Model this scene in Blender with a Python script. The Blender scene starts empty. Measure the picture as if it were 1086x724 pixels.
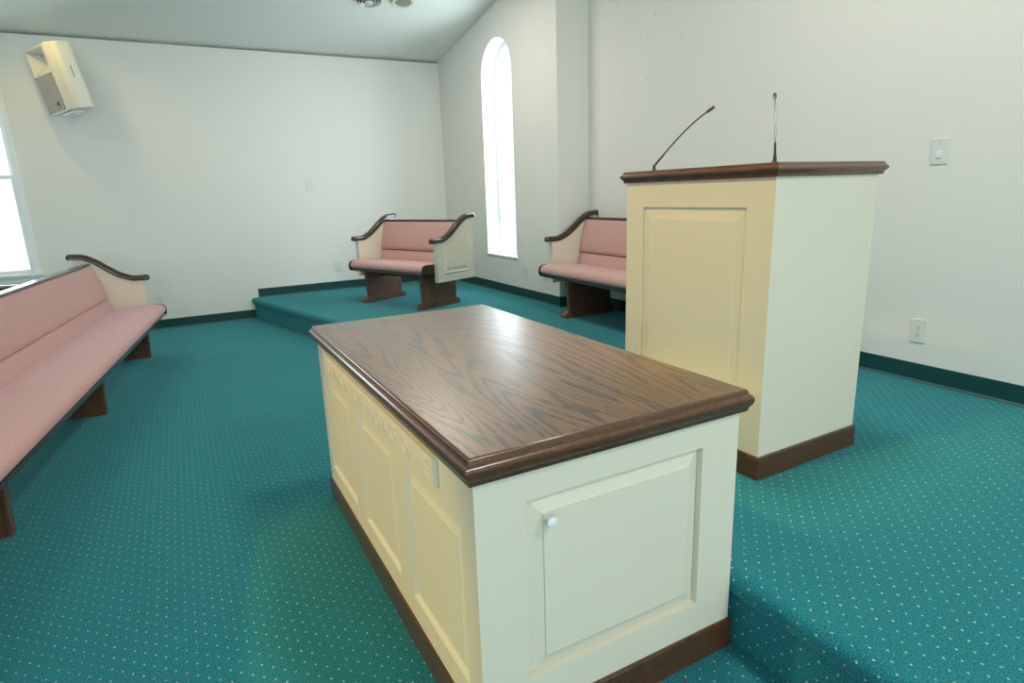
import bpy, bmesh, math, random
from mathutils import Vector, Matrix
C = bpy.context.scene.collection
PI = math.pi
R = math.radians

# ------------------------------------------------------------------ measures (metres)
XA = -7.24            # side wall with the speaker
YB = 2.997            # wall with the arched window
YC = 3.3225           # recessed wall behind the pulpit
XO = -4.656           # corner where the recess begins
XO2 = 1.18            # its mirrored corner
XR = 3.76             # opposite side wall
XM = -1.74            # ridge / axis of the room
YBACK = -7.5
HP = 0.2254           # platform height
HC = 2.7695           # ceiling height at the side walls
SL = 0.1804           # ceiling slope
HB = 0.0953           # baseboard height
def zc(x): return HC + SL * (min(x, 2 * XM - x) - XA)

# ------------------------------------------------------------------ node helpers
def new_mat(name):
    m = bpy.data.materials.new(name); m.use_nodes = True
    nt = m.node_tree
    return m, nt, nt.nodes['Principled BSDF']
def nd(nt, typ, **kw):
    n = nt.nodes.new(typ)
    for k, v in kw.items():
        if k.startswith('i_'):
            key = k[2:]
            n.inputs[int(key) if key.isdigit() else key.replace('_', ' ')].default_value = v
        else: setattr(n, k, v)
    return n
def math_n(nt, op, a, b=None, c=None):
    n = nt.nodes.new('ShaderNodeMath'); n.operation = op
    for i, v in enumerate((a, b, c)):
        if v is None: continue
        if isinstance(v, (int, float)): n.inputs[i].default_value = v
        else: nt.links.new(v, n.inputs[i])
    return n.outputs[0]
def ramp(nt, fac, stops, interp='LINEAR'):
    r = nt.nodes.new('ShaderNodeValToRGB'); cr = r.color_ramp; cr.interpolation = interp
    while len(cr.elements) < len(stops): cr.elements.new(0.5)
    for e, (p, c) in zip(cr.elements, stops):
        e.position = p; e.color = (*c, 1) if len(c) == 3 else c
    nt.links.new(fac, r.inputs['Fac'])
    return r.outputs['Color']
def mix(nt, fac, a, b):
    n = nt.nodes.new('ShaderNodeMix'); n.data_type = 'RGBA'
    for i, v in ((0, fac), (6, a), (7, b)):
        if isinstance(v, (int, float)): n.inputs[i].default_value = v
        elif isinstance(v, tuple): n.inputs[i].default_value = (*v, 1)
        else: nt.links.new(v, n.inputs[i])
    return n.outputs[2]
def obj_coord(nt, scale=(1, 1, 1), out='Object'):
    t = nt.nodes.new('ShaderNodeTexCoord'); mp = nt.nodes.new('ShaderNodeMapping')
    mp.inputs['Scale'].default_value = scale
    nt.links.new(t.outputs[out], mp.inputs['Vector'])
    return mp.outputs['Vector']
def noise(nt, vec, scale, detail=2.0, rough=0.5, dist=0.0):
    n = nd(nt, 'ShaderNodeTexNoise'); n.inputs['Scale'].default_value = scale
    n.inputs['Detail'].default_value = detail; n.inputs['Roughness'].default_value = rough
    n.inputs['Distortion'].default_value = dist
    nt.links.new(vec, n.inputs['Vector']); return n.outputs['Fac']
def bump(nt, p, height, strength=0.2, dist=0.01):
    b = nd(nt, 'ShaderNodeBump'); b.inputs['Strength'].default_value = strength
    b.inputs['Distance'].default_value = dist
    nt.links.new(height, b.inputs['Height']); nt.links.new(b.outputs['Normal'], p.inputs['Normal'])

def plain(name, col, rough=0.5, bump_scale=None, bump_s=0.1, spec=0.5, metal=0.0, var=0.0):
    m, nt, p = new_mat(name)
    p.inputs['Base Color'].default_value = (*col, 1); p.inputs['Roughness'].default_value = rough
    p.inputs['Specular IOR Level'].default_value = spec; p.inputs['Metallic'].default_value = metal
    v = obj_coord(nt)
    if bump_scale:
        bump(nt, p, noise(nt, v, bump_scale, 3), bump_s, 0.003)
    if var:
        n = noise(nt, v, 3.0, 3)
        nt.links.new(mix(nt, n, tuple(c * (1 - var) for c in col), tuple(min(1, c * (1 + var)) for c in col)), p.inputs['Base Color'])
    return m

M = {}
# painted drywall
M['wall'] = plain('wall_paint', (0.79, 0.78, 0.745), 0.85, 160, 0.25, 0.2)
M['ceiling'] = plain('ceiling_texture', (0.82, 0.83, 0.78), 0.95, 90, 0.6, 0.1)
M['cream'] = plain('cream_paint', (0.74, 0.69, 0.57), 0.38, 220, 0.06, 0.4)
M['white_trim'] = plain('white_trim', (0.82, 0.84, 0.84), 0.35)
M['plastic'] = plain('white_plastic', (0.72, 0.74, 0.72), 0.35)
M['slot'] = plain('dark_slot', (0.03, 0.03, 0.03), 0.6)
M['black'] = plain('black_metal', (0.012, 0.013, 0.014), 0.3, spec=0.6)
M['steel'] = plain('grey_steel', (0.20, 0.23, 0.24), 0.4, metal=0.6)
M['speaker'] = plain('speaker_paint', (0.70, 0.69, 0.61), 0.5, 300, 0.1)
M['vinyl'] = plain('vinyl_base', (0.003, 0.048, 0.050), 0.55, spec=0.2)
M['vinyl_toe_highlight'] = plain('vinyl_toe_highlight', (0.03, 0.10, 0.10), 0.4)  # paler vinyl: the highlight along the rolled toe, put into the colour
M['lamp_trim'] = plain('lamp_trim', (0.68, 0.66, 0.52), 0.45)
M['lamp_inside'] = plain('lamp_baffle', (0.28, 0.27, 0.21), 0.6)

def wall_c_mat():      # drywall with a scatter of small filled screw marks high up
    m, nt, p = new_mat('wall_paint_marked')
    p.inputs['Roughness'].default_value = 0.85; p.inputs['Specular IOR Level'].default_value = 0.2
    v = obj_coord(nt)
    bump(nt, p, noise(nt, v, 160, 3), 0.25, 0.003)
    vo = nd(nt, 'ShaderNodeTexVoronoi'); vo.inputs['Scale'].default_value = 11; nt.links.new(v, vo.inputs['Vector'])
    dot = math_n(nt, 'LESS_THAN', vo.outputs['Distance'], 0.13)
    sx = nd(nt, 'ShaderNodeSeparateXYZ'); nt.links.new(v, sx.inputs[0])
    dx = math_n(nt, 'MULTIPLY', math_n(nt, 'GREATER_THAN', sx.outputs[0], -4.5), math_n(nt, 'LESS_THAN', sx.outputs[0], -3.45))
    dz = math_n(nt, 'MULTIPLY', math_n(nt, 'GREATER_THAN', sx.outputs[2], 2.0), math_n(nt, 'LESS_THAN', sx.outputs[2], 2.75))
    sc = nd(nt, 'ShaderNodeSeparateColor'); nt.links.new(vo.outputs['Color'], sc.inputs[0])
    some = math_n(nt, 'LESS_THAN', sc.outputs[0], 0.45)
    f = math_n(nt, 'MULTIPLY', math_n(nt, 'MULTIPLY', dot, dx), math_n(nt, 'MULTIPLY', dz, some))
    f = math_n(nt, 'MULTIPLY', f, 0.35)
    nt.links.new(mix(nt, f, (0.79, 0.78, 0.745), (0.42, 0.44, 0.43)), p.inputs['Base Color'])
    return m
M['wall_c'] = wall_c_mat()

def carpet_mat():
    m, nt, p = new_mat('carpet_teal_pindot')
    p.inputs['Roughness'].default_value = 0.95; p.inputs['Specular IOR Level'].default_value = 0.1
    p.inputs['Sheen Weight'].default_value = 0.25; p.inputs['Sheen Roughness'].default_value = 0.4
    p.inputs['Sheen Tint'].default_value = (0.45, 0.85, 0.9, 1)
    t = nt.nodes.new('ShaderNodeTexCoord'); uv = t.outputs['UV']
    s = nd(nt, 'ShaderNodeSeparateXYZ'); nt.links.new(uv, s.inputs[0])
    jit = nd(nt, 'ShaderNodeTexNoise'); jit.inputs['Scale'].default_value = 25; nt.links.new(uv, jit.inputs['Vector'])
    js = nd(nt, 'ShaderNodeSeparateColor'); nt.links.new(jit.outputs['Color'], js.inputs[0])
    def lattice(ox, oy):
        u = math_n(nt, 'ADD', math_n(nt, 'MULTIPLY', s.outputs[0], 1 / 0.0503), ox)
        v = math_n(nt, 'ADD', math_n(nt, 'MULTIPLY', s.outputs[1], 1 / 0.0530), oy)
        du = math_n(nt, 'SUBTRACT', math_n(nt, 'FRACT', math_n(nt, 'ADD', u, math_n(nt, 'MULTIPLY', js.outputs[0], 0.12))), 0.5)
        dv = math_n(nt, 'SUBTRACT', math_n(nt, 'FRACT', math_n(nt, 'ADD', v, math_n(nt, 'MULTIPLY', js.outputs[1], 0.12))), 0.5)
        d2 = math_n(nt, 'ADD', math_n(nt, 'MULTIPLY', du, du), math_n(nt, 'MULTIPLY', math_n(nt, 'MULTIPLY', dv, dv), 1.6))
        w = nd(nt, 'ShaderNodeTexWhiteNoise', noise_dimensions='2D')
        cv = nd(nt, 'ShaderNodeCombineXYZ')
        nt.links.new(math_n(nt, 'FLOOR', u), cv.inputs[0]); nt.links.new(math_n(nt, 'FLOOR', v), cv.inputs[1])
        nt.links.new(cv.outputs[0], w.inputs['Vector'])
        amp = math_n(nt, 'ADD', math_n(nt, 'MULTIPLY', w.outputs['Value'], 0.55), 0.45)
        mk = nd(nt, 'ShaderNodeMapRange'); mk.inputs['From Min'].default_value = 0.0052; mk.inputs['From Max'].default_value = 0.0020
        nt.links.new(d2, mk.inputs['Value'])
        return math_n(nt, 'MULTIPLY', mk.outputs['Result'], amp)
    dots = math_n(nt, 'MAXIMUM', lattice(0.24, 0.22), lattice(0.74, 0.72))
    fib = noise(nt, uv, 260, 3, 0.75)
    soft = noise(nt, uv, 1.7, 3)
    base = ramp(nt, fib, [(0.36, (0.004, 0.055, 0.068)), (0.52, (0.018, 0.215, 0.260)), (0.68, (0.07, 0.42, 0.48))])
    base = mix(nt, math_n(nt, 'MULTIPLY', soft, 0.35), base, (0.008, 0.12, 0.125))
    col = mix(nt, dots, base, (0.58, 0.64, 0.54))
    nt.links.new(col, p.inputs['Base Color'])
    bump(nt, p, math_n(nt, 'ADD', fib, math_n(nt, 'MULTIPLY', dots, 0.5)), 0.6, 0.004)
    return m
M['carpet'] = carpet_mat()

def wood_mat(name, dark, mid, light, rough=0.3, axis=0, freq=1.0, coat=0.0, coat_r=0.18, grain=0.6, amp=9.0, across=1):
    """Stained oak: cathedral figure from the level lines of a stretched noise, plus fine pores along the grain."""
    m, nt, p = new_mat(name)
    p.inputs['Roughness'].default_value = rough
    p.inputs['Coat Weight'].default_value = coat; p.inputs['Coat Roughness'].default_value = coat_r
    sc = [5.0 * freq] * 3; sc[axis] = 0.62 * freq
    v = obj_coord(nt, tuple(sc))
    f = noise(nt, v, 1.0, 1.6, 0.4, 0.25)
    t = nt.nodes.new('ShaderNodeTexCoord'); sx = nd(nt, 'ShaderNodeSeparateXYZ'); nt.links.new(t.outputs['Object'], sx.inputs[0])
    lin = math_n(nt, 'MULTIPLY', sx.outputs[across], 9.0 * freq)
    sf = [150.0] * 3; sf[axis] = 9.0
    feather = noise(nt, obj_coord(nt, tuple(sf)), 1.0, 2, 0.6)
    field = math_n(nt, 'ADD', math_n(nt, 'ADD', math_n(nt, 'MULTIPLY', f, amp * 1.9), lin), math_n(nt, 'MULTIPLY', feather, 1.1))
    saw = math_n(nt, 'FRACT', field)
    line = ramp(nt, saw, [(0.0, (0.6, 0.6, 0.6)), (0.05, (0.12, 0.12, 0.12)), (0.50, (0.0, 0.0, 0.0)), (0.70, (0.35, 0.35, 0.35)), (0.82, (1, 1, 1)), (1.0, (1, 1, 1))])
    sp = [260.0] * 3; sp[axis] = 7.0
    pore = noise(nt, obj_coord(nt, tuple(sp)), 1.0, 2, 0.6)
    patch = noise(nt, v, 0.8, 3)
    base = mix(nt, patch, mid, light)
    pr = ramp(nt, pore, [(0.35, (0.55, 0.55, 0.55)), (0.6, (1, 1, 1))])
    mm = nt.nodes.new('ShaderNodeMix'); mm.data_type = 'RGBA'; mm.blend_type = 'MULTIPLY'; mm.inputs[0].default_value = 0.55
    nt.links.new(base, mm.inputs[6]); nt.links.new(pr, mm.inputs[7])
    sc2 = nd(nt, 'ShaderNodeSeparateColor'); nt.links.new(line, sc2.inputs[0])
    lf = math_n(nt, 'MULTIPLY', math_n(nt, 'MULTIPLY', sc2.outputs[0], grain), math_n(nt, 'ADD', math_n(nt, 'MULTIPLY', pore, 0.7), 0.55))
    nt.links.new(mix(nt, lf, mm.outputs[2], dark), p.inputs['Base Color'])
    bump(nt, p, math_n(nt, 'SUBTRACT', pore, math_n(nt, 'MULTIPLY', sc2.outputs[0], 0.6)), 0.06, 0.002)
    return m
M['oak_top'] = wood_mat('stained_oak_top', (0.028, 0.020, 0.016), (0.165, 0.066, 0.021), (0.220, 0.100, 0.035), 0.38, 0, 1.0, 0.9, 0.34, 1.15, 14.0)
M['dark_wood'] = wood_mat('dark_stained_moulding', (0.012, 0.006, 0.004), (0.088, 0.030, 0.009), (0.138, 0.050, 0.015), 0.28, 0, 1.6, 0.55, 0.12, 0.5)
M['dark_wood_y'] = wood_mat('dark_stained_moulding_cross', (0.012, 0.006, 0.004), (0.052, 0.020, 0.010), (0.080, 0.032, 0.015), 0.28, 1, 1.6, 0.4, 0.18, 0.5, across=0)
M['pew_wood'] = wood_mat('stained_pew_wood', (0.03, 0.014, 0.008), (0.13, 0.058, 0.032), (0.20, 0.095, 0.052), 0.42, 2, 1.3, 0.1, 0.2, 0.6, across=1)
M['cap_wood'] = wood_mat('pew_cap_wood', (0.008, 0.004, 0.003), (0.030, 0.013, 0.008), (0.055, 0.023, 0.012), 0.22, 1, 1.5, 0.6, 0.15, 0.5, across=0)

def fabric_mat():
    m, nt, p = new_mat('rose_upholstery')
    p.inputs['Roughness'].default_value = 0.9; p.inputs['Specular IOR Level'].default_value = 0.15
    p.inputs['Sheen Weight'].default_value = 0.35; p.inputs['Sheen Roughness'].default_value = 0.45
    p.inputs['Sheen Tint'].default_value = (0.9, 0.8, 1.0, 1)
    v = obj_coord(nt)
    a = noise(nt, obj_coord(nt, (500, 90, 90)), 1, 2); b = noise(nt, obj_coord(nt, (70, 420, 420)), 1, 2)
    w = math_n(nt, 'MULTIPLY', math_n(nt, 'ADD', a, b), 0.5)
    nt.links.new(ramp(nt, w, [(0.3, (0.47, 0.245, 0.21)), (0.7, (0.69, 0.43, 0.40))]), p.inputs['Base Color'])
    bump(nt, p, w, 0.25, 0.002)
    return m
M['fabric'] = fabric_mat()

def grille_mat():
    m, nt, p = new_mat('speaker_grille')
    p.inputs['Roughness'].default_value = 0.6
    v = obj_coord(nt)
    vo = nd(nt, 'ShaderNodeTexVoronoi'); vo.inputs['Scale'].default_value = 130; vo.inputs['Randomness'].default_value = 0.1
    nt.links.new(v, vo.inputs['Vector'])
    nt.links.new(ramp(nt, vo.outputs['Distance'], [(0.3, (0.22, 0.18, 0.14)), (0.5, (0.50, 0.43, 0.34))]), p.inputs['Base Color'])
    return m
M['grille'] = grille_mat()

def glass_mat():
    m = bpy.data.materials.new('window_glass'); m.use_nodes = True
    nt = m.node_tree; nt.nodes.clear()
    o = nd(nt, 'ShaderNodeOutputMaterial'); mx = nd(nt, 'ShaderNodeMixShader')
    tr = nd(nt, 'ShaderNodeBsdfTransparent'); gl = nd(nt, 'ShaderNodeBsdfGlossy'); gl.inputs['Roughness'].default_value = 0.02
    lw = nd(nt, 'ShaderNodeLayerWeight'); fr = nd(nt, 'ShaderNodeMath', operation='MULTIPLY_ADD'); fr.inputs[1].default_value = 0.5; fr.inputs[2].default_value = 0.04
    nt.links.new(math_n(nt, 'POWER', lw.outputs['Facing'], 4.0), fr.inputs[0])
    tr.inputs['Color'].default_value = (0.94, 0.98, 0.97, 1)
    nt.links.new(fr.outputs[0], mx.inputs[0]); nt.links.new(tr.outputs[0], mx.inputs[1]); nt.links.new(gl.outputs[0], mx.inputs[2])
    nt.links.new(mx.outputs[0], o.inputs['Surface'])
    return m
M['glass'] = glass_mat()

# ------------------------------------------------------------------ mesh helpers
def obj(name, bm, mat, parent=None, smooth=None, loc=None, recalc=True):
    if recalc: bmesh.ops.recalc_face_normals(bm, faces=bm.faces[:])
    me = bpy.data.meshes.new(name); bm.to_mesh(me); bm.free()
    for mm in (mat if isinstance(mat, (list, tuple)) else [mat]): me.materials.append(mm)
    if smooth is not None:
        for p in me.polygons: p.use_smooth = True
        me.set_sharp_from_angle(angle=R(smooth))
    o = bpy.data.objects.new(name, me); C.objects.link(o)
    if parent is not None: o.parent = parent
    if loc is not None: o.location = loc
    return o
def tag(o, label, cat, group=None):
    o['label'] = label; o['category'] = cat
    if group: o['group'] = group
    return o
def thing(name, label, cat, loc=(0, 0, 0), rot=(0, 0, 0), group=None):
    o = bpy.data.objects.new(name, None); C.objects.link(o)
    o.empty_display_size = 0.1; o.location = loc; o.rotation_euler = rot
    return tag(o, label, cat, group)
def struct(o):
    o['kind'] = 'structure'; return o
def box(bm, x0, x1, y0, y1, z0, z1, bev=0.0, seg=2):
    vs = [bm.verts.new((x, y, z)) for x in (x0, x1) for y in (y0, y1) for z in (z0, z1)]
    fs = [bm.faces.new([vs[i] for i in q]) for q in ((0, 1, 3, 2), (4, 6, 7, 5), (0, 4, 5, 1), (2, 3, 7, 6), (0, 2, 6, 4), (1, 5, 7, 3))]
    if bev > 0:
        es = list({e for f in fs for e in f.edges})
        bmesh.ops.bevel(bm, geom=es, offset=bev, segments=seg, affect='EDGES', profile=0.5)
    return bm
def BX(*a, **k): return box(bmesh.new(), *a, **k)
def prism(bm, pts, axis, a, b):
    """Closed outline pts (2-D) pushed from a to b along axis (0: pts are y,z; 1: pts are x,z; 2: pts are x,y)."""
    def P(q, t):
        return {0: (t, q[0], q[1]), 1: (q[0], t, q[1]), 2: (q[0], q[1], t)}[axis]
    A = [bm.verts.new(P(q, a)) for q in pts]; B = [bm.verts.new(P(q, b)) for q in pts]
    n = len(pts)
    bm.faces.new(A[::-1]); bm.faces.new(B)
    for i in range(n): bm.faces.new((A[i], A[(i + 1) % n], B[(i + 1) % n], B[i]))
    return bm
def rect_rings(bm, rings, cap_first=True, cap_last=True):
    """rings: list of (x0,x1,y0,y1,z) rectangles lofted one to the next."""
    prev = None; first = None
    for x0, x1, y0, y1, z in rings:
        cur = [bm.verts.new(p) for p in ((x0, y0, z), (x1, y0, z), (x1, y1, z), (x0, y1, z))]
        if prev:
            for i in range(4): bm.faces.new((prev[i], prev[(i + 1) % 4], cur[(i + 1) % 4], cur[i]))
        else: first = cur
        prev = cur
    if cap_first: bm.faces.new(first[::-1])
    if cap_last: bm.faces.new(prev)
    return bm
def loft(bm, rings, closed=True, caps=True):
    prev = None; first = None
    for ring in rings:
        cur = [bm.verts.new(p) for p in ring]; n = len(cur)
        if prev:
            for i in range(n if closed else n - 1): bm.faces.new((prev[i], prev[(i + 1) % n], cur[(i + 1) % n], cur[i]))
        else: first = cur
        prev = cur
    if caps: bm.faces.new(first[::-1]); bm.faces.new(prev)
    return bm
def lathe(bm, prof, n=24, cap=True):
    rings = [[(r * math.cos(2 * PI * i / n), r * math.sin(2 * PI * i / n), z) for i in range(n)] for r, z in prof]
    return loft(bm, rings, True, cap)
def tube(bm, pts, radii, n=10):
    pts = [Vector(p) for p in pts]; rings = []
    up = Vector((0, 0, 1))
    for i, p in enumerate(pts):
        t = (pts[min(i + 1, len(pts) - 1)] - pts[max(i - 1, 0)]).normalized()
        a = t.cross(Vector((0.31, 0.95, 0.05))).normalized(); b = t.cross(a).normalized()
        r = radii[i] if isinstance(radii, (list, tuple)) else radii
        rings.append([p + a * (r * math.cos(2 * PI * k / n)) + b * (r * math.sin(2 * PI * k / n)) for k in range(n)])
    return loft(bm, rings)
def xform(bm, mat):
    bmesh.ops.transform(bm, matrix=mat, verts=bm.verts[:]); return bm
def framed_face(bm, us, vs, holes, to3, depth, slope=0.0):
    """A face u x v split at us, vs; cells in holes are recessed by depth (side walls and a floor)."""
    for i in range(len(us) - 1):
        for j in range(len(vs) - 1):
            q = ((us[i], vs[j]), (us[i + 1], vs[j]), (us[i + 1], vs[j + 1]), (us[i], vs[j + 1]))
            if (i, j) in holes:
                A = [bm.verts.new(to3(u, v, 0)) for u, v in q]; c0, c1 = q[0], q[2]; B = [bm.verts.new(to3(u + (slope if u == c0[0] else -slope), v + (slope if v == c0[1] else -slope), depth)) for u, v in q]
                for k in range(4): bm.faces.new((A[k], A[(k + 1) % 4], B[(k + 1) % 4], B[k]))
                bm.faces.new(B)
            else: bm.faces.new([bm.verts.new(to3(u, v, 0)) for u, v in q])
    return bm
def raised_panel(u0, u1, v0, v1, to3, rec, bevel, tip=0.002, field=0.003):
    """A raised panel: a narrow flat rim at the recess, a wide bevel up to the flat middle field."""
    bm = bmesh.new()
    def ring(i, dep): return [to3(u, v, dep) for u, v in ((u0 + i, v0 + i), (u1 - i, v0 + i), (u1 - i, v1 - i), (u0 + i, v1 - i))]
    loft(bm, [ring(0, rec), ring(0, rec * 0.86), ring(0.004, rec * 0.80), ring(bevel - 0.001, tip + field), ring(bevel, tip), ], True, True)
    return bm
def quad_uv(bm, pts, uvs, layer):
    f = bm.faces.new([bm.verts.new(p) for p in pts])
    for l, uv in zip(f.loops, uvs): l[layer].uv = uv
    return f

# ------------------------------------------------------------------ room shell
# floor
bm = bmesh.new(); uvl = bm.loops.layers.uv.new('UVMap')
box(bm, XA - 0.2, XR + 0.2, YBACK, YC + 0.2, -0.06, 0.0)
for f in bm.faces:
    for l in f.loops: l[uvl].uv = (l.vert.co.x, l.vert.co.y)
struct(obj('floor', bm, M['carpet']))

# platform: carpet rolled over a soft nosing; its far end splays towards the side wall
e0, e1, e2 = Vector((XA, 0.628)), Vector((-4.935, 1.2155)), Vector((XR, 1.2155))
path = [e0, e1, e2]
def seg_n(a, b):
    t = (b - a).normalized(); return Vector((-t.y, t.x))       # towards the platform
n0, n1 = seg_n(e0, e1), seg_n(e1, e2)
mit = (n0 + n1).normalized(); mit = mit / mit.dot(n1)
offs = [Vector((0, 1)) / n0.y, mit, n1]
prof = [(0.016, 0.0), (0.016, 0.164), (0.004, 0.161), (-0.003, 0.165), (-0.008, 0.178), (-0.009, 0.190), (-0.007, 0.203), (0.001, 0.216), (0.013, 0.2232), (0.030, HP)]
bm = bmesh.new(); uvl = bm.loops.layers.uv.new('UVMap')
arc = [0.0]
for a, b in zip(prof, prof[1:]): arc.append(arc[-1] + math.hypot(b[0] - a[0], b[1] - a[1]))
total = arc[-1]
rows = [[Vector((*(path[i] + offs[i] * o), z)) for i in range(3)] for o, z in prof]
for r in range(len(prof) - 1):
    for i in range(2):
        pts = (rows[r][i], rows[r][i + 1], rows[r + 1][i + 1], rows[r + 1][i])
        ys = e1.y + 0.030 - total
        quad_uv(bm, pts, [(pts[0].x, ys + arc[r]), (pts[1].x, ys + arc[r]), (pts[2].x, ys + arc[r + 1]), (pts[3].x, ys + arc[r + 1])], uvl)
top = rows[-1]
poly = [top[0], top[1], top[2], Vector((XR, YB, HP)), Vector((XO2, YB, HP)), Vector((XO2, YC, HP)), Vector((XO, YC, HP)), Vector((XO, YB, HP)), Vector((XA, YB, HP))]
f = bm.faces.new([bm.verts.new(p) for p in poly])
for l in f.loops: l[uvl].uv = (l.vert.co.x, l.vert.co.y)
bmesh.ops.remove_doubles(bm, verts=bm.verts[:], dist=1e-5)
plat = struct(obj('floor_platform', bm, M['carpet'], smooth=50))

# side wall with the double-hung window
WY0, WY1, WZ0, WZ1 = -2.12, -1.232, 0.672, 2.318
bm = bmesh.new()
for y0, y1, z0, z1 in ((YBACK, WY0, 0, HC), (WY1, YB, 0, HC), (WY0, WY1, 0, WZ0), (WY0, WY1, WZ1, HC)):
    box(bm, XA - 0.16, XA, y0, y1, z0, z1 + (0.0 if z1 < HC else 0.0))
struct(obj('wall_left', bm, M['wall']))
bm = bmesh.new()
for y0, y1, z0, z1 in ((YBACK, -5.6, 0, HC), (-4.7, -2.12, 0, HC), (-1.23, 1.0, 0, HC), (1.9, YC + 0.2, 0, HC), (-5.6, -4.7, 0, WZ0), (-5.6, -4.7, WZ1, HC),
                       (-2.12, -1.23, 0, WZ0), (-2.12, -1.23, WZ1, HC), (1.0, 1.9, 0, WZ0 + .2), (1.0, 1.9, WZ1, HC)):
    box(bm, XR, XR + 0.16, y0, y1, z0, z1)
struct(obj('wall_right', bm, M['wall']))

# wall with the arched window; its end is the return of the recess
AXL, AXR, AZ0, AZ1 = -6.102, -5.450, 0.617, 2.738
ac, ar = (AXL + AXR) / 2, (AXR - AXL) / 2
azs = AZ1 - ar
NA = 28
arch = [(ac + ar * math.cos(PI * i / NA), azs + ar * math.sin(PI * i / NA)) for i in range(NA + 1)]   # right spring -> left spring
def arched_wall(bm, y0, y1):
    xl, xr = XA - 0.16, XO
    zl, zr = zc(XA) , zc(XO)
    for y in (y0, y1):
        V = lambda x, z: bm.verts.new((x, y, z))
        bm.faces.new([V(xl, 0), V(AXL, 0), V(AXL, zc(AXL)), V(xl, zl - 0.0)])
        bm.faces.new([V(AXR, 0), V(xr, 0), V(xr, zr), V(AXR, zc(AXR))])
        bm.faces.new([V(AXL, 0), V(AXR, 0), V(AXR, AZ0), V(AXL, AZ0)])
        for i in range(NA):
            (xa, za), (xb, zb) = arch[i], arch[i + 1]
            bm.faces.new([V(xa, za), V(xa, zc(xa)), V(xb, zc(xb)), V(xb, zb)])
    V = lambda x, y, z: bm.verts.new((x, y, z))
    bm.faces.new([V(xr, y0, 0), V(xr, y1, 0), V(xr, y1, zr), V(xr, y0, zr)])
    hole = [(AXL, AZ0), (AXR, AZ0)] + arch
    n = len(hole)
    for i in range(n):
        a, b = hole[i], hole[(i + 1) % n]
        if a == b: continue
        bm.faces.new([V(a[0], y0, a[1]), V(b[0], y0, b[1]), V(b[0], y1, b[1]), V(a[0], y1, a[1])])
    bmesh.ops.remove_doubles(bm, verts=bm.verts[:], dist=1e-5)
bm = bmesh.new(); arched_wall(bm, YB, YB + 0.185); prism(bm, [(XO - 0.15, 0), (XO, 0), (XO, zc(XO)), (XO - 0.15, zc(XO - 0.15))], 1, YB + 0.185, YC)
struct(obj('wall_front', bm, M['wall']))
struct(obj('wall_back', BX(XA - 0.16, XR + 0.16, YBACK - 0.15, YBACK, 0, zc(XM)), M['wall']))
bm = bmesh.new(); prism(bm, [(XO2, 0), (XR + 0.16, 0), (XR + 0.16, zc(XR)), (XO2, zc(XO2))], 1, YB, YC)
struct(obj('wall_front.001', bm, M['wall']))
bm = bmesh.new()
prism(bm, [(XO - 0.1, 0), (XO2 + 0.1, 0), (XO2 + 0.1, zc(XO2 + 0.1)), (XM, zc(XM)), (XO - 0.1, zc(XO - 0.1))], 1, YC, YC + 0.15)
struct(obj('wall_recess', bm, M['wall_c']))

# sloped ceiling, two planes meeting over the room's axis
for nm, xa, xb in (('ceiling', XA - 0.16, XM), ('ceiling.001', XM, XR + 0.16)):
    za = HC if xa < XM - 1 else zc(XM); zb = zc(XM) if xa < XM - 1 else HC
    bm = bmesh.new(); prism(bm, [(xa, za), (xb, zb), (xb, zb + 0.12), (xa, za + 0.12)], 1, YBACK, YC + 0.15)
    struct(obj(nm, bm, M['ceiling']))

# cove baseboards: flat vinyl with a rolled toe
def baseboard(name, pts, z0, h=HB):
    """pts: polyline along the wall; the room is on the side its normal (turned right) points to."""
    pr = [(0.0, 0.0), (0.017, 0.0), (0.016, 0.006), (0.011, 0.011), (0.007, 0.018), (0.006, h - 0.004), (0.004, h), (0.0, h)]
    P = [Vector(p) for p in pts]; bm = bmesh.new(); rings = []
    for i, p in enumerate(P):
        ns = []
        if i > 0: t = (P[i] - P[i - 1]).normalized(); ns.append(Vector((t.y, -t.x)))
        if i < len(P) - 1: t = (P[i + 1] - P[i]).normalized(); ns.append(Vector((t.y, -t.x)))
        m = sum(ns, Vector((0, 0))).normalized(); m = m / m.dot(ns[0])
        rings.append([(p.x + m.x * o, p.y + m.y * o, z0 + z) for o, z in pr])
    loft(bm, rings, True, True)
    o = obj(name, bm, [M['vinyl'], M['vinyl_toe_highlight']], smooth=30)
    for f in o.data.polygons:
        if f.center.z < z0 + 0.0125: f.material_index = 1
    return struct(o)
baseboard('baseboard_left', [(XA, YBACK), (XA, 0.735)], 0)
baseboard('baseboard_platform', [(XA, 0.700), (XA, YB), (XO, YB), (XO, YC), (XO2, YC), (XO2, YB), (XR, YB)], HP)

# arched window: frame set deep in the opening, pane and a thin sill
DG = 0.145
def arch_ring(inset, y):
    pts = [(AXL + inset, AZ0 + inset), (AXR - inset, AZ0 + inset)]
    r = ar - inset
    pts += [(ac + r * math.cos(PI * i / NA), azs + r * math.sin(PI * i / NA)) for i in range(NA + 1)]
    return [(x, y, z) for x, z in pts]
win = bpy.data.objects.new('window_2', None); C.objects.link(win); struct(win)
bm = bmesh.new()
loft(bm, [arch_ring(0.0, YB + DG + .04), arch_ring(0.0, YB + DG), arch_ring(0.018, YB + DG), arch_ring(0.022, YB + DG + 0.012), arch_ring(0.036, YB + DG + 0.012), arch_ring(0.038, YB + DG + 0.04)], True, False)
bmesh.ops.remove_doubles(bm, verts=bm.verts[:], dist=1e-5)
obj('window_frame', bm, M['white_trim'], win, 35)
bm = bmesh.new(); loft(bm, [arch_ring(0.034, YB + DG + 0.022), arch_ring(0.034, YB + DG + 0.028)])
bmesh.ops.remove_doubles(bm, verts=bm.verts[:], dist=1e-5)
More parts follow.
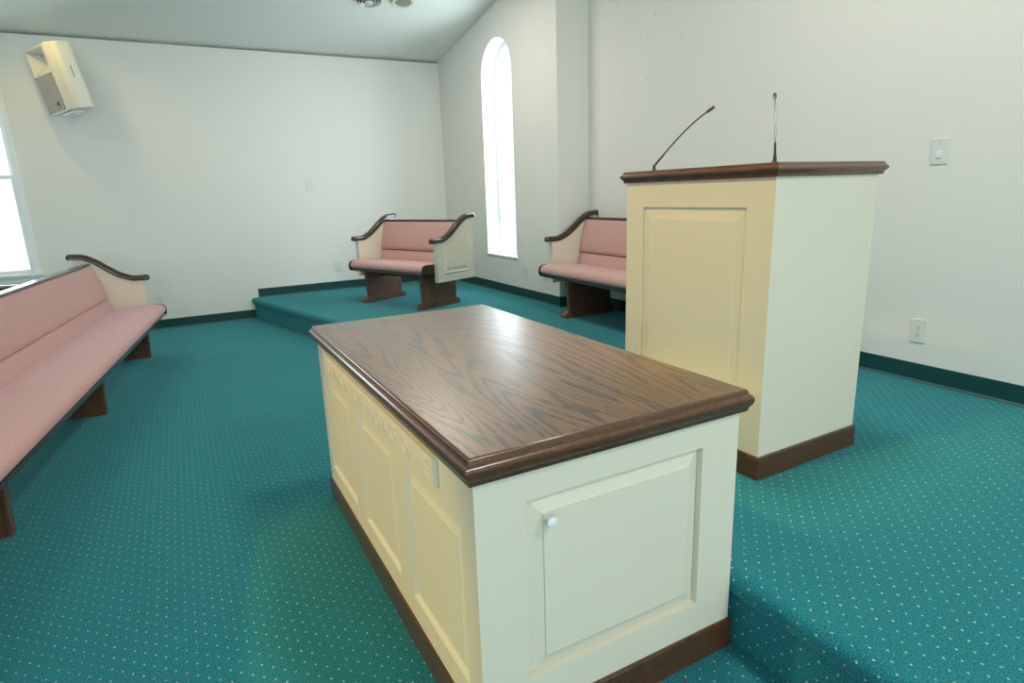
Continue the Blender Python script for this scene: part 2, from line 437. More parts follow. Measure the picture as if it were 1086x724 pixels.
obj('window_pane', bm, M['glass'], win)
obj('window_sill', BX(AXL - 0.03, AXR + 0.03, YB - 0.012, YB + DG, AZ0 - 0.012, AZ0 + 0.006, bev=0.003), M['white_trim'], win)

# double-hung window in the side wall
win = bpy.data.objects.new('window_1', None); C.objects.link(win); struct(win)
cw = 0.052
bm = bmesh.new()
box(bm, XA, XA + 0.016, WY1, WY1 + cw, WZ0 - 0.0, WZ1 + cw, 0.003); box(bm, XA, XA + 0.016, WY0 - cw, WY0, WZ0, WZ1 + cw, 0.003)
box(bm, XA, XA + 0.016, WY0, WY1, WZ1, WZ1 + cw, 0.003)
obj('window_casing', bm, M['white_trim'], win)
bm = bmesh.new()
box(bm, XA - 0.1, XA + 0.04, WY0 - cw - .02, WY1 + cw + 0.02, WZ0 - 0.03, WZ0, 0.004); box(bm, XA, XA + 0.014, WY0 - cw, WY1 + cw, WZ0 - 0.085, WZ0 - 0.03, 0.003)
obj('window_sill', bm, M['white_trim'], win)
def sash(x, z0, z1):
    bm = bmesh.new(); s = 0.034
    box(bm, x - 0.03, x, WY0, WY0 + s, z0, z1); box(bm, x - 0.03, x, WY1 - s, WY1, z0, z1)
    box(bm, x - 0.03, x, WY0 + s, WY1 - s, z0, z0 + s); box(bm, x - 0.03, x, WY0 + s, WY1 - s, z1 - s, z1)
    o = obj('window_sash', bm, M['white_trim'], win)
    obj('window_pane', BX(x - 0.018, x - 0.013, WY0 + s, WY1 - s, z0 + s, z1 - s), M['glass'], o)
sash(XA - 0.02, WZ0, 1.565); sash(XA - 0.055, 1.53, WZ1)
# unseen windows guessed in the opposite wall, added to bring in daylight
for k, (y0, y1, z0) in enumerate(((-5.6, -4.7, WZ0), (-2.12, -1.23, WZ0), (1.0, 1.9, WZ0 + .2))):
    w = bpy.data.objects.new('window_%d' % (k + 3), None); C.objects.link(w); struct(w)
    bm = bmesh.new()
    for a, b, c, dd in ((y0 - cw, y0 + .03, z0 - cw, WZ1 + cw), (y1 - .03, y1 + cw, z0 - cw, WZ1 + cw), (y0, y1, z0 - cw, z0 + .03), (y0, y1, WZ1 - .03, WZ1 + cw), (y0, y1, 1.52, 1.57)):
        box(bm, XR - 0.016, XR + 0.05, a, b, c, dd)
    obj('window_frame', bm, M['white_trim'], w)
    obj('window_pane', BX(XR + .06, XR + .065, y0, y1, z0, WZ1), M['glass'], w)

# ------------------------------------------------------------------ communion table
TX, TY, TL, TW = -1.026, 0.4469, 1.507, 0.756
tab = thing('communion_table', 'low cream cabinet table with dark oak top and carved inscription, standing before the platform', 'table', (TX, TY, 0), (0, 0, R(0.14)))
TH = 0.760; BZ = 0.700
PB = 0.0887
bm = bmesh.new()
fx = [-TL, -1.447, -1.050, -0.930, -0.562, -0.447, -0.074, 0.0]
fz = [0.02, 0.163, 0.562, BZ]
rec = 0.014
framed_face(bm, fx, fz, {(1, 1), (3, 1), (5, 1)}, lambda u, v, dp: (u, dp, v), rec, 0.006)
ev = [0.0, 0.120, 0.632, TW]; ez = [0.02, 0.180, 0.628, BZ]
framed_face(bm, ev, ez, {(1, 1)}, lambda u, v, dp: (-dp, u, v), 0.020, 0.002)
V = lambda *p: bm.verts.new(p)
bm.faces.new([V(-TL, TW, .02), V(0, TW, .02), V(0, TW, BZ), V(-TL, TW, BZ)])
bm.faces.new([V(-TL, 0, .02), V(-TL, TW, .02), V(-TL, TW, BZ), V(-TL, 0, BZ)])
bm.faces.new([V(-TL, 0, .02), V(0, 0, .02), V(0, TW, .02), V(-TL, TW, .02)])
bm.faces.new([V(-TL, 0, BZ), V(0, 0, BZ), V(0, TW, BZ), V(-TL, TW, BZ)])
bmesh.ops.remove_doubles(bm, verts=bm.verts[:], dist=1e-5)
obj('cabinet_body', bm, M['cream'], tab)
for a, b in ((1, 2), (3, 4), (5, 6)):
    obj('front_panel', raised_panel(fx[a] + .0065, fx[b] - .0065, fz[1] + .0065, fz[2] - .0065, lambda u, v, dp: (u, dp, v), rec, 0.030, 0.004), M['cream'], tab)
# cupboard door in the near end
g = 0.004
door = obj('door', raised_panel(ev[1] + g, ev[2] - g, ez[1] + g, ez[2] - g, lambda u, v, dp: (-dp, u, v), 0.019, 0.040, 0.001, 0.0035), M['cream'], tab)
bm = bmesh.new()
lathe(bm, [(0.006, 0.0), (0.0055, 0.010), (0.008, 0.013), (0.0125, 0.017), (0.0138, 0.021), (0.0128, 0.025), (0.008, 0.0275), (0.001, 0.0285)], 24)
xform(bm, Matrix.Translation((-0.0018, 0.173, 0.572)) @ Matrix.Rotation(R(90), 4, 'Y'))
kn = obj('knob', bm, M['white_trim'], door, 40); kn['label'] = 'round white knob'
# plinth
po = 0.0085
bm = bmesh.new()
rect_rings(bm, [(-TL - po, po, -po, TW + po, 0.0), (-TL - po, po, -po, TW + po, PB - 0.006), (-TL - po + .003, po - .003, -po + .003, TW + po - .003, PB - 0.001), (-TL - .0005, .0005, -.0005, TW + .0005, PB)])
obj('plinth', bm, M['dark_wood'], tab)
# top with an ogee edge
tp = [(0.008, BZ), (0.0125, 0.7005), (0.0145, 0.704), (0.0150, 0.709), (0.0175, 0.714), (0.0215, 0.719), (0.0240, 0.7255), (0.0245, 0.732), (0.0235, 0.738), (0.0205, 0.7425),
      (0.0165, 0.7455), (0.0140, 0.7475), (0.0132, 0.7500), (0.0128, 0.7535), (0.0110, 0.757), (0.0075, 0.7595), (0.004, TH)]
bm = bmesh.new()
rect_rings(bm, [(-TL - o, o, -o, TW + o, z) for o, z in tp])
tt = obj('tabletop', bm, [M['oak_top'], M['dark_wood']], tab, 28)
for f in tt.data.polygons: f.material_index = 0 if (f.normal.z > 0.9 and f.center.z > 0.759) else 1
tt['label'] = 'dark stained oak top with moulded edge'
# inscription board with raised letters
ib = obj('inscription_board', BX(-1.333, -0.190, -0.015, 0.0, 0.612, 0.684, bev=0.0025), M['cream'], tab)
def text_mesh(body):
    cu = bpy.data.curves.new('letter', 'FONT'); cu.body = body; cu.size = 0.066; cu.extrude = 0.002; cu.bevel_depth = 0.0008
    tmp = bpy.data.objects.new('letter_source', cu); C.objects.link(tmp)
    dg = bpy.context.evaluated_depsgraph_get(); dg.update()
    me = bpy.data.meshes.new_from_object(tmp.evaluated_get(dg)); bpy.data.objects.remove(tmp); bpy.data.curves.remove(cu)
    return me
words_ = 'DO THIS IN REMEMBRANCE OF ME'
cur = 0.0; glyphs = []
for ch in words_:
    if ch == ' ': cur += 0.030; continue
    me = text_mesh(ch); xs = [v.co.x for v in me.vertices]; ys = [v.co.y for v in me.vertices]
    glyphs.append((me, cur - min(xs), min(ys), max(ys) - min(ys))); cur += max(xs) - min(xs) + 0.011
kx = 1.095 / (cur - 0.011)
for me, dx, y0, hh in glyphs:
    me.name = 'letter'
    for v in me.vertices:
        v.co = (-1.309 + (v.co.x + dx) * kx, -0.0150 - v.co.z * 0.6, 0.622 + (v.co.y - y0) / hh * 0.052)
    me.flip_normals() if hasattr(me, 'flip_normals') else None
    me.materials.clear(); me.materials.append(M['cream'])
    lt = bpy.data.objects.new('letter', me); C.objects.link(lt); lt.parent = ib

# ------------------------------------------------------------------ pulpit
PX, PY, PW, PD, PH = -1.3726, 1.7137, 0.7297, 0.5628, 1.1038
pul = thing('pulpit', 'tall cream pulpit with dark wood top and plinth, on the carpeted platform', 'pulpit', (PX, PY, HP), (0, 0, R(1.19)))
PZ = PH - 0.0455; pb = 0.0868
bm = bmesh.new()
px = [-PW, -PW + 0.098, -0.110, 0.0]; pz = [0.02, 0.20, PH - 0.143, PZ]
framed_face(bm, px, pz, {(1, 1)}, lambda u, v, dp: (u, dp, v), 0.012)
V = lambda *p: bm.verts.new(p)
bm.faces.new([V(0, 0, .02), V(0, PD, .02), V(0, PD, PZ), V(0, 0, PZ)])
bm.faces.new([V(-PW, 0, .02), V(-PW, PD, .02), V(-PW, PD, PZ), V(-PW, 0, PZ)])
bm.faces.new([V(-PW, PD, .02), V(0, PD, .02), V(0, PD, PZ), V(-PW, PD, PZ)])
bm.faces.new([V(-PW, 0, .02), V(0, 0, .02), V(0, PD, .02), V(-PW, PD, .02)])
bm.faces.new([V(-PW, 0, PZ), V(0, 0, PZ), V(0, PD, PZ), V(-PW, PD, PZ)])
bmesh.ops.remove_doubles(bm, verts=bm.verts[:], dist=1e-5)
obj('pulpit_body', bm, M['cream'], pul)
obj('front_panel', raised_panel(px[1] + .0008, px[2] - .0008, pz[1] + .0008, pz[2] - .0008, lambda u, v, dp: (u, dp, v), 0.012, 0.045, 0.0015, 0.002), M['cream'], pul)
po = 0.0085
bm = bmesh.new()
rect_rings(bm, [(-PW - po, po, -po, PD + po, 0.0), (-PW - po, po, -po, PD + po, pb - 0.005), (-PW - po + .002, po - .002, -po + .002, PD + po - .002, pb - 0.001), (-PW - .0005, .0005, -.0005, PD + .0005, pb)])
obj('plinth', bm, M['dark_wood'], pul)
tp2 = [(0.005, PZ), (0.0105, PZ + .0004), (0.0112, PZ + .008), (0.0135, PZ + .0125), (0.0185, PZ + .0175), (0.0222, PZ + .022), (0.0225, PZ + .026), (0.0205, PZ + .030), (0.0165, PZ + .0335), (0.0140, PZ + .0365), (0.0130, PZ + .041), (0.0105, PZ + .0445), (0.007, PH)]
bm = bmesh.new(); rect_rings(bm, [(-PW - o, o, -o, PD + o, z) for o, z in tp2])
o = obj('pulpit_top', bm, M['dark_wood'], pul, 28)

# gooseneck microphones standing on the pulpit top
def bez(p0, p1, p2, p3, n=22):
    out = []
    for i in range(n + 1):
        t = i / n; a = 1 - t
        out.append(tuple(a ** 3 * p0[k] + 3 * a * a * t * p1[k] + 3 * a * t * t * p2[k] + t ** 3 * p3[k] for k in range(3)))
    return out
def microphone(label, base, tip, mat, bend):
    b = Vector(base); tp = Vector(tip) - b
    t = thing('gooseneck_microphone', label, 'microphone', base, group='microphones on the pulpit')
    bm = bmesh.new(); lathe(bm, [(0.011, 0.0), (0.011, 0.003), (0.0065, 0.006), (0.0055, 0.022), (0.004, 0.026)], 18); obj('base', bm, M['black'], t, 40)
    c1 = Vector((tp.x * bend[0], tp.y * bend[0], tp.z * 0.38)); c2 = Vector((tp.x * bend[1], tp.y * bend[1], tp.z * 0.76))
    pts = bez((0, 0, 0.02), c1, c2, tp)
    bm = bmesh.new(); tube(bm, pts[:6], [0.0042] * 5 + [0.0034], 10); obj('lower_stem', bm, M['black'], t, 60)
    bm = bmesh.new(); tube(bm, pts[5:], [0.0030] * (len(pts) - 5), 10); obj('gooseneck', bm, mat, t, 60)
    dr = (Vector(pts[-1]) - Vector(pts[-2])).normalized()
    e = Vector(pts[-1]); hd = [e + dr * s for s in (-0.006, 0.0, 0.012, 0.026, 0.031)]
    bm = bmesh.new(); tube(bm, hd, [0.0035, 0.0052, 0.0064, 0.0062, 0.0035], 14); obj('capsule', bm, M['black'], t, 40)
PT = HP + PH
microphone('thin black microphone curving in a long slant over the pulpit top', (-2.012, 1.764, PT), (-1.868, 1.905, 1.547), M['black'], (0.27, 0.60))
microphone('thin grey microphone seen upright at the corner of the pulpit top', (-1.425, 1.764, PT), (-1.555, 1.905, 1.553), M['steel'], (0.2, 0.6))

# ------------------------------------------------------------------ pews
def lerp(a, b, t): return a + (b - a) * t
OGEE = [(0.0, 0.0), (0.17, 0.0), (0.33, 0.13), (0.50, 0.42), (0.67, 0.77), (0.83, 0.97), (1.0, 1.0)]
def s_curve(y0, z0, y1, z1, n=30):
    """Ogee from the low front end to the high back end, flat at both ends."""
    K = OGEE; sl = [(K[i + 1][1] - K[i][1]) / (K[i + 1][0] - K[i][0]) for i in range(len(K) - 1)]
    m = [0.0] + [(2 * a * b / (a + b) if a * b > 0 else 0.0) for a, b in zip(sl, sl[1:])] + [0.0]
    out = []
    for k in range(n + 1):
        t = k / n; i = max(j for j in range(len(K) - 1) if K[j][0] <= t + 1e-9)
        h = K[i + 1][0] - K[i][0]; u = (t - K[i][0]) / h
        v = (K[i][1] * (1 + 2 * u) * (1 - u) ** 2 + m[i] * h * u * (1 - u) ** 2 + K[i + 1][1] * u * u * (3 - 2 * u) + m[i + 1] * h * u * u * (u - 1))
        out.append((lerp(y0, y1, t), lerp(z0, z1, v)))
    return out
def offset_curve(pts, d):
    out = []
    for i, p in enumerate(pts):
        a = pts[max(i - 1, 0)]; b = pts[min(i + 1, len(pts) - 1)]
        ty, tz = b[0] - a[0], b[1] - a[1]; L = math.hypot(ty, tz)
        out.append((p[0] - tz / L * d, p[1] + ty / L * d))
    return out
T = 0.045
def make_pew(name, label, L, loc, rot, legs, foot=True, capdz=0.0, panels=(True, True), rail=True):
    t = thing(name, label, 'pew', loc, (0, 0, R(rot)))
    yf, yr, zb = 0.140, 0.615, 0.257
    cap = s_curve(0.100, 0.632 + capdz, 0.645, 0.838 + capdz)
    cy = [(y, z - 0.018) for y, z in cap if yf < y < yr]
    def zcap(y):
        for a, b in zip(cap, cap[1:]):
            if a[0] <= y <= b[0]: return lerp(a[1], b[1], (y - a[0]) / (b[0] - a[0])) - 0.014
    outline = [(yf, zb), (yf, zcap(yf))] + [(y, z + 0.004) for y, z in cy] + [(yr, zcap(yr)), (yr, zb)]
    # ends
    for side in (0, 1):
        if not panels[side]: continue
        x0, x1 = (-T, 0.0) if side == 0 else (L, L + T)
        bm = bmesh.new(); prism(bm, outline, 0, x0, x1)
        ep = obj('end_panel', bm, M['cream'], t)
        # raised field on the outer face
        ins = 0.075
        top = [(y, z - 0.075 - 0.0) for y, z in [(q[0], zcap(q[0])) for q in cap if yf + ins <= q[0] <= yr - ins]]
        fld = [(yf + ins, zb + 0.065)] + top + [(yr - ins, zb + 0.065)]
        cyv = sum(p[0] for p in fld) / len(fld); czv = sum(p[1] for p in fld) / len(fld)
        sg = -1 if side == 0 else 1; xo = x0 if side == 0 else x1
        def shr(k): return [(cyv + (p[0] - cyv) * k, czv + (p[1] - czv) * k) for p in fld]
        bm = bmesh.new()
        loft(bm, [[(xo - sg * 0.004, *p) for p in fld], [(xo + sg * 0.001, *p) for p in fld], [(xo + sg * 0.012, *p) for p in shr(0.94)], [(xo + sg * 0.003, *p) for p in shr(0.89)], [(xo + sg * 0.011, *p) for p in shr(0.78)]])
        obj('raised_field', bm, M['cream'], ep)
        # arm cap: rounded rail swept along the ogee
        xm = (x0 + x1) / 2; rings = []
        n = len(cap)
        sect = [(-1, -.55), (-1, .1), (-.86, .62), (-.5, .93), (0, 1), (.5, .93), (.86, .62), (1, .1), (1, -.55), (.7, -.8), (-.7, -.8)]
        for i, p in enumerate(cap):
            a = cap[max(i - 1, 0)]; b = cap[min(i + 1, n - 1)]
            ty, tz = b[0] - a[0], b[1] - a[1]; l = math.hypot(ty, tz); ny, nz = -tz / l, ty / l
            rings.append([(xm + u * 0.034, p[0] + ny * v * 0.026, p[1] + nz * v * 0.026) for u, v in sect])
        def nose(q, d, ks):
            out = []
            for s, k in ks:
                out.append([(xm + u * 0.034 * k, q[0] + d * s, q[1] + v * 0.026 * k) for u, v in sect])
            return out
        rings = nose(cap[0], -1, ((0.015, 0.35), (0.012, 0.72), (0.006, 0.93))) + rings + nose(cap[-1], 1, ((0.006, 0.93), (0.012, 0.72), (0.015, 0.35)))
        bm = bmesh.new(); loft(bm, rings)
        obj('arm_cap', bm, M['cap_wood'], ep, 50)
    # seat: board, end pieces, cushion
    g = 0.006
    pr = [(0.030, 0.352), (0.006, 0.356), (-0.004, 0.368), (-0.006, 0.384), (0.000, 0.402), (0.016, 0.418), (0.050, 0.428), (0.12, 0.430), (0.22, 0.424), (0.32, 0.415), (0.405, 0.406), (0.42, 0.36), (0.3, 0.352)]
    sb = obj('seat_board', BX(g, L - g, 0.006, 0.47, 0.326, 0.350, bev=0.004), M['cap_wood'], t)
    xs = [g + 0.014, g + 0.022, g + 0.035] + [L - g - 0.035, L - g - 0.022, L - g - 0.014]
    ins = [0.012, 0.004, 0.0, 0.0, 0.004, 0.012]
    cyv, czv = 0.2, 0.39
    bm = bmesh.new()
    loft(bm, [[(x, y + (i if y < cyv else -i * 0.5), z + (-i * 0.7 if z > czv else 0)) for y, z in pr] for x, i in zip(xs, ins)])
    obj('seat_cushion', bm, M['fabric'], t, 50)
    ep_pr = [(0.02, 0.326), (0.002, 0.332), (-0.006, 0.352), (-0.008, 0.384), (-0.001, 0.404), (0.018, 0.420), (0.06, 0.428), (0.14, 0.424), (0.14, 0.326)]
    for x0 in (g, L - g - 0.014):
        bm = bmesh.new(); prism(bm, ep_pr, 0, x0, x0 + 0.014); obj('seat_end', bm, M['cap_wood'], t)
    # back: board, two pads, rail
    bm = bmesh.new(); prism(bm, [(0.440, 0.33), (0.462, 0.33), (0.545, 0.785), (0.520, 0.785)], 0, g, L - g)
    obj('back_board', bm, M['pew_wood'], t)
    up = [(0.452, 0.505), (0.424, 0.507), (0.414, 0.518), (0.415, 0.545), (0.428, 0.60), (0.446, 0.66), (0.468, 0.72), (0.488, 0.765), (0.498, 0.784), (0.512, 0.788), (0.523, 0.785), (0.49, 0.62)]
    lo = [(0.444, 0.37), (0.388, 0.370), (0.386, 0.40), (0.398, 0.44), (0.412, 0.478), (0.424, 0.498), (0.436, 0.502), (0.458, 0.498)]
    for nm, q in (('back_cushion', up), ('lower_back_cushion', lo)):
        bm = bmesh.new(); cyv = 0.46
        loft(bm, [[(x, y + (i if y < cyv else 0), z) for y, z in q] for x, i in zip([g, g + 0.006, g + 0.02, L - g - 0.02, L - g - 0.006, L - g], [0.016, 0.005, 0, 0, 0.005, 0.016])])
        obj(nm, bm, M['fabric'], t, 45)
    obj('top_rail', BX(0.001, L - 0.001, 0.494, 0.556, 0.787, 0.806, bev=0.006), M['cap_wood'], t)
    # legs
    for x in legs:
        bm = bmesh.new()
        if foot:
            prism(bm, [(0.105, 0.055), (0.085, 0.326), (0.530, 0.326), (0.520, 0.055)], 0, x - 0.022, x + 0.022)
            lg = obj('leg', bm, M['pew_wood'], t)
            bm = bmesh.new(); prism(bm, [(0.050, 0.0), (0.050, 0.022), (0.085, 0.058), (0.525, 0.058), (0.557, 0.040), (0.557, 0.0)], 0, x - 0.036, x + 0.036)
            obj('foot', bm, M['pew_wood'], lg)
        else:
            prism(bm, [(0.142, 0.0), (0.128, 0.326), (0.50, 0.326), (0.56, 0.0)], 0, x - 0.022, x + 0.022)
            obj('leg', bm, M['pew_wood'], t)
    if rail:
        obj('under_rail', BX(legs[0] + 0.022, legs[-1] - 0.022, 0.275, 0.30, 0.255, 0.320, bev=0.003), M['pew_wood'], t)
    return t
# short pew set across the corner of the platform
make_pew('pew', 'short two-seat rose pew set askew on the platform beneath the arched window', 1.103, (-6.204, 1.475, HP), 21.9, (0.143, 0.960))
# pew in the recess behind the pulpit
make_pew('pew', 'rose pew half hidden behind the pulpit, its back to the recessed wall', 1.85, (-4.52, 2.697, HP), 0.0, (0.30, 1.55))
# long pew at the edge of the floor
L1 = 4.885; r1 = R(172.4); ex = Vector((math.cos(r1), math.sin(r1))); ey = Vector((-math.sin(r1), math.cos(r1)))
org = Vector((-5.903, -0.335)) - ex * (L1 - 0.17) - ey * 0.135
make_pew('pew', 'long rose pew standing on the main floor, facing the communion table', L1, (org.x, org.y, 0), 172.4, (0.17, 0.17 + 1.515, 0.17 + 3.03, L1 - 0.17), foot=False, capdz=0.026, rail=False)
org2 = org - Vector((0, 0))
make_pew('pew', 'second long rose pew behind the first, only its arm tip showing below the window', L1, (org.x - 0.02, org.y - 0.89, 0), 172.4, (0.17, 0.17 + 1.515, 0.17 + 3.03, L1 - 0.17), foot=False, capdz=0.026, rail=False)

# ------------------------------------------------------------------ loudspeaker on the side wall
SW, SD, SH = 0.40, 0.20, 0.543
k = 0.875
sp_loc = Vector((-8.069, -0.975, 2.170)); cam0 = Vector((0, 0, 1.2629))
sp_loc = cam0 + (sp_loc - cam0) * k
spk = thing('loudspeaker', 'cream wall speaker with brown grille, tilted down high beside the window', 'speaker', sp_loc)
spk.rotation_mode = 'QUATERNION'
Mz = Matrix.Rotation(0.640, 3, 'Z') @ Matrix.Rotation(0.159, 3, 'X') @ Matrix.Rotation(-0.103, 3, 'Y')
spk.rotation_quaternion = Mz.to_quaternion()
plan = [(0.0, 0.015), (0.012, 0.0), (0.285, 0.0), (0.305, -0.012), (0.330, -0.010), (0.375, 0.022), (0.398, 0.05), (0.400, 0.06), (0.400, 0.155), (0.392, 0.175), (0.250, 0.225), (0.085, 0.190), (0.0, 0.06)]
def cab(z): return [(x, y, z) for x, y in plan]
bm = bmesh.new()
def cabs(z, s): return [(SW / 2 + (x - SW / 2) * s, SD / 2 + (y - SD / 2) * s, z) for x, y in plan]
# cabinet with a horn mouth cut in the upper front
loft(bm, [cabs(0.0, 0.965), cabs(0.008, 1), cabs(SH - 0.008, 1), cabs(SH, 0.965)])
face = None
for f in bm.faces:
    cvs = [v.co for v in f.verts]
    if len(cvs) == 4 and abs(f.calc_center_median().y) < 0.002 and abs(max(v.z for v in cvs) - min(v.z for v in cvs)) > 0.4 and abs(max(v.x for v in cvs) - min(v.x for v in cvs) - 0.273) < 0.01: face = f
if face: bm.faces.remove(face)
framed_face(bm, [0.012, 0.026, 0.276, 0.285], [0.008, 0.330, 0.525, SH - 0.008], {}, lambda u, v, d: (u, d, v), 0)
hz = [(0.026, 0.330), (0.276, 0.330), (0.276, 0.525), (0.026, 0.525)]
for f in list(bm.faces):
    c = f.calc_center_median()
    if len(f.verts) == 4 and abs(c.y) < 0.001 and abs(c.x - 0.151) < 0.002 and abs(c.z - 0.4275) < 0.002: bm.faces.remove(f)
A = [bm.verts.new((u, 0.0, v)) for u, v in hz]; Bv = [bm.verts.new((0.151 + (u - 0.151) * 0.55, 0.10, 0.455 + (v - 0.4275) * 0.35)) for u, v in hz]
for i in range(4): bm.faces.new((A[i], A[(i + 1) % 4], Bv[(i + 1) % 4], Bv[i]))
bm.faces.new(Bv)
bmesh.ops.remove_doubles(bm, verts=bm.verts[:], dist=1e-5)
obj('cabinet', bm, M['speaker'], spk)
gr = obj('grille', BX(0.024, 0.272, -0.007, 0.0, 0.016, 0.318, bev=0.004), M['grille'], spk); gr['label'] = 'brown mesh grille'
bd = obj('badge', BX(0.188, 0.226, -0.0095, -0.0072, 0.040, 0.088), M['slot'], gr)
bm = bmesh.new(); prism(bm, [(0.196, 0.048), (0.216, 0.048), (0.206, 0.062)], 1, -0.011, -0.0094); obj('badge_mark', bm, M['plastic'], gr)
bm = bmesh.new()
for x, z in ((0.031, 0.023), (0.265, 0.023), (0.031, 0.311), (0.265, 0.311)): box(bm, x - .005, x + .005, -0.0085, -0.0069, z - .005, z + .005)
obj('grille_screw', bm, M['slot'], gr)['kind'] = 'stuff'
hs = obj('handle_slot', BX(0.3985, 0.4012, 0.098, 0.104, 0.250, 0.345), M['slot'], spk)
bm = bmesh.new(); box(bm, 0.140, 0.330, 0.03, 0.11, -0.022, -0.003, 0.003); box(bm, 0.20, 0.27, 0.05, 0.10, -0.038, -0.022, 0.003); box(bm, 0.285, 0.31, 0.04, 0.10, -0.030, -0.022, 0.002)
br = obj('bracket', bm, M['plastic'], spk)
bm = bmesh.new(); box(bm, 0.145, 0.200, 0.205, 0.245, 0.22, 0.30, 0.003)
obj('wall_mount', bm, M['steel'], spk)

# ------------------------------------------------------------------ wall plates
def plate(kind, label, cat, cx, cy, cz, face, parts=True, group=None):
    """face: '-y' on the window/recess walls, '+x' on the side wall. Local x runs along the wall, z up, -y out of it."""
    t = thing(kind, label, cat, (cx, cy, cz), (0, 0, 0 if face == '-y' else R(90)), group)
    obj('plate', BX(-0.0395, 0.0395, -0.006, 0.0, -0.062, 0.062, bev=0.003), M['plastic'], t)
    return t
def outlet(*a, **kw):
    t = plate('wall_outlet', *a, **kw)
    for z in (-0.0195, 0.0195):
        pts = [(0.017 * math.cos(2 * PI * i / 24), max(-0.0135, min(0.0135, 0.017 * math.sin(2 * PI * i / 24))) + z) for i in range(24)]
        bm = bmesh.new(); prism(bm, pts, 1, -0.0078, -0.005); r = obj('receptacle', bm, M['plastic'], t)
        bm = bmesh.new(); box(bm, -0.0075, -0.005, -0.0084, -0.0076, z - 0.001, z + 0.008); box(bm, 0.005, 0.0072, -0.0084, -0.0076, z, z + 0.007)
        box(bm, -0.0026, 0.0026, -0.0084, -0.0076, z - 0.0095, z - 0.0045)
        obj('slots', bm, M['slot'], r)
    bm = bmesh.new(); lathe(bm, [(0.0028, 0), (0.0022, 0.001)], 10); xform(bm, Matrix.Translation((0, -0.006, 0)) @ Matrix.Rotation(R(90), 4, 'X'))
    obj('screw', bm, M['steel'], t)
    return t
def switch(*a, rocker=True, **kw):
    t = plate('light_switch', *a, **kw)
    if rocker:
        bm = bmesh.new(); box(bm, -0.0115, 0.0115, -0.0125, -0.004, -0.030, 0.002, 0.002); obj('rocker', bm, M['white_trim'], t)
    else:
        bm = bmesh.new(); box(bm, -0.005, 0.005, -0.016, -0.004, -0.010, 0.006, 0.002); obj('toggle', bm, M['white_trim'], t)
    bm = bmesh.new()
    lathe(bm, [(0.0028, 0), (0.0022, 0.001)], 10); xform(bm, Matrix.Translation((0, -0.006, 0.044)) @ Matrix.Rotation(R(90), 4, 'X'))
    obj('screw', bm, M['steel'], t)
    return t
switch('white switch plate high on the recessed wall beyond the pulpit', 'switch', -1.730, YC, 1.389, '-y')
outlet('white power outlet low on the recessed wall beyond the pulpit', 'outlet', -1.722, YC, 0.493, '-y')
switch('small white switch plate midway up the side wall, above the platform', 'switch', XA, 1.376, 1.4225, '+x', rocker=False)
outlet('white outlet on the side wall just above the platform baseboard', 'outlet', XA, 1.605, 0.491, '+x')
outlet('white outlet partly behind the seat of the long pew', 'outlet', XA, -0.253, 0.287, '+x')
outlet('white outlet below the arched window, on the wall near the recess', 'outlet', -5.270, YB, 0.500, '-y')
outlet('white outlet almost hidden behind the seat of the recess pew', 'outlet', -4.905, YB, 0.500, '-y')

# ------------------------------------------------------------------ ceiling fittings
sa = math.atan(SL)
def on_ceiling(name, label, cat, x, y):
    return thing(name, label, cat, (x, y, zc(x)), (0, -sa, 0))
t = on_ceiling('ceiling_vent', 'round louvred air vent in the sloped ceiling beside the recessed lamp', 'vent', -5.975, 1.83)
for r in (0.112, 0.088, 0.064):
    bm = bmesh.new(); lathe(bm, [(r - 0.006, -0.001), (r - 0.007, -0.003), (r + 0.002, -0.010 - (0.112 - r) * 0.2), (r + 0.0035, -0.009 - (0.112 - r) * 0.2), (r - 0.003, -0.002), (r - 0.004, -0.001)], 40, False); obj('louvre_ring', bm, M['plastic'], t, 50)
bm = bmesh.new(); lathe(bm, [(0.116, -0.0005), (0.116, -0.002), (0.001, -0.002)], 40); obj('dark_throat', bm, M['slot'], t, 40)
bm = bmesh.new(); lathe(bm, [(0.030, -0.002), (0.034, -0.012), (0.042, -0.020), (0.034, -0.026), (0.001, -0.028)], 32); obj('centre_disc', bm, M['lamp_trim'], t, 40)
t = on_ceiling('recessed_lamp', 'recessed ceiling lamp with cream ring, unlit, next to the round vent', 'lamp', -5.93, 2.14)
bm = bmesh.new(); lathe(bm, [(0.105, 0.0), (0.104, -0.006), (0.094, -0.010), (0.080, -0.008), (0.074, -0.001)], 40, False); obj('trim_ring', bm, M['lamp_trim'], t, 40)
bm = bmesh.new(); lathe(bm, [(0.078, -0.0015), (0.060, -0.0025), (0.001, -0.003)], 32); obj('baffle', bm, M['lamp_inside'], t, 40)

# ------------------------------------------------------------------ light
w = bpy.data.worlds.new('World'); bpy.context.scene.world = w; w.use_nodes = True
bg = w.node_tree.nodes['Background']; bg.inputs['Color'].default_value = (0.95, 0.98, 1.0, 1); bg.inputs['Strength'].default_value = 1.8
def area(name, loc, target, sx, sy, power, col, spread=180):
    l = bpy.data.lights.new(name, 'AREA'); l.shape = 'RECTANGLE'; l.size = sx; l.size_y = sy; l.energy = power; l.color = col; l.spread = R(spread)
    o = bpy.data.objects.new(name, l); C.objects.link(o); o.location = loc
    o.rotation_euler = (Vector(target) - Vector(loc)).to_track_quat('-Z', 'Y').to_euler()
    return o
def spot(name, loc, target, power, col, ang, blend=0.6, rad=0.06):
    l = bpy.data.lights.new(name, 'SPOT'); l.energy = power; l.color = col; l.spot_size = R(ang); l.spot_blend = blend; l.shadow_soft_size = rad
    o = bpy.data.objects.new(name, l); C.objects.link(o); o.location = loc
    o.rotation_euler = (Vector(target) - Vector(loc)).to_track_quat('-Z', 'Y').to_euler()
    return o
cool = (0.79, 0.90, 1.0)
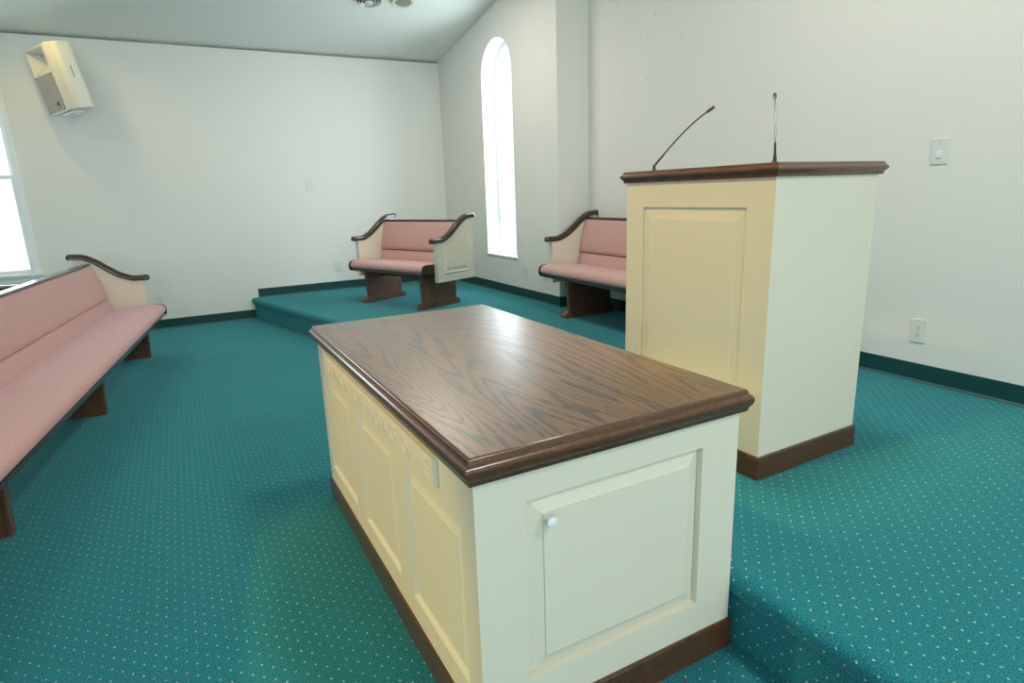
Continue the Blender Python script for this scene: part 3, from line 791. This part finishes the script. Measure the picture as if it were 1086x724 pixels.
# daylight outside the windows
area('daylight', (XA - 0.3, -1.676, 1.5), (0, -1.676, 1.2), 1.1, 1.9, 55, cool)
area('daylight', (ac - 0.45, YB + 0.40, 1.7), (ac - 0.45, 0, 1.5), 1.9, 2.4, 150, cool)
for y, e in ((-5.15, 40), (-1.675, 115), (1.45, 70)):  # daylight for the added opposite windows
    area('daylight', (XR + 0.14, y, 1.55), (0, y, 1.2), 0.86, 1.5, e, cool)
# warm ceiling spots at the table, the pulpit and beside the speaker
warm = (1.0, 0.68, 0.14)
for x, y, tx, ty, tz, pw, an in ((-2.5, -5.5, -1.75, 0.45, 0.25, 1150, 15.5), (-1.6, -0.5, -1.75, 1.7, 0.80, 300, 29), (-6.42, -0.86, -6.6, -0.7, 0, 13, 150)):
    spot('ceiling_spot', (x, y, zc(x) - 0.05), (tx, ty, tz), pw, warm, an)
for y, ee in ((-5.5, (8, 8, 8)), (-2.0, (14, 12, 12)), (1.75, (30, 54, 54))):  # unseen soft fill under the ceiling, added to lift room and recess wall
    for x, e in zip((-5.0, XM, 1.2), ee):
        area('ceiling_fill', (x, y, zc(x) - 0.06), (x, y, 0), 0.5, 0.5, e, (1.0, 0.92, 0.78))

# ------------------------------------------------------------------ camera
cam = bpy.data.cameras.new('Camera'); co = bpy.data.objects.new('Camera', cam); C.objects.link(co)
yaw, pit, rol = R(28.0794), R(13.7238), R(-1.9419)
fw = Vector((-math.cos(yaw) * math.cos(pit), math.sin(yaw) * math.cos(pit), -math.sin(pit)))
rt = fw.cross(Vector((0, 0, 1))).normalized(); up = rt.cross(fw)
r2 = rt * math.cos(rol) + up * math.sin(rol); u2 = up * math.cos(rol) - rt * math.sin(rol)
Mx = Matrix((r2, u2, -fw)).transposed().to_4x4(); Mx.translation = (0, 0, 1.2629)
co.matrix_world = Mx
cam.sensor_width = 36.0; cam.lens = 36.0 * 646.6953 / 1086; cam.clip_start = 0.02
sc = bpy.context.scene; sc.camera = co
sc.view_settings.view_transform = 'Standard'; sc.view_settings.look = 'None'
sc.view_settings.exposure = -0.24; sc.view_settings.gamma = 1.0; sc.view_settings.use_curve_mapping = False
sc.cycles.use_denoising = True
sc.cycles.max_bounces = 10; sc.cycles.diffuse_bounces = 6
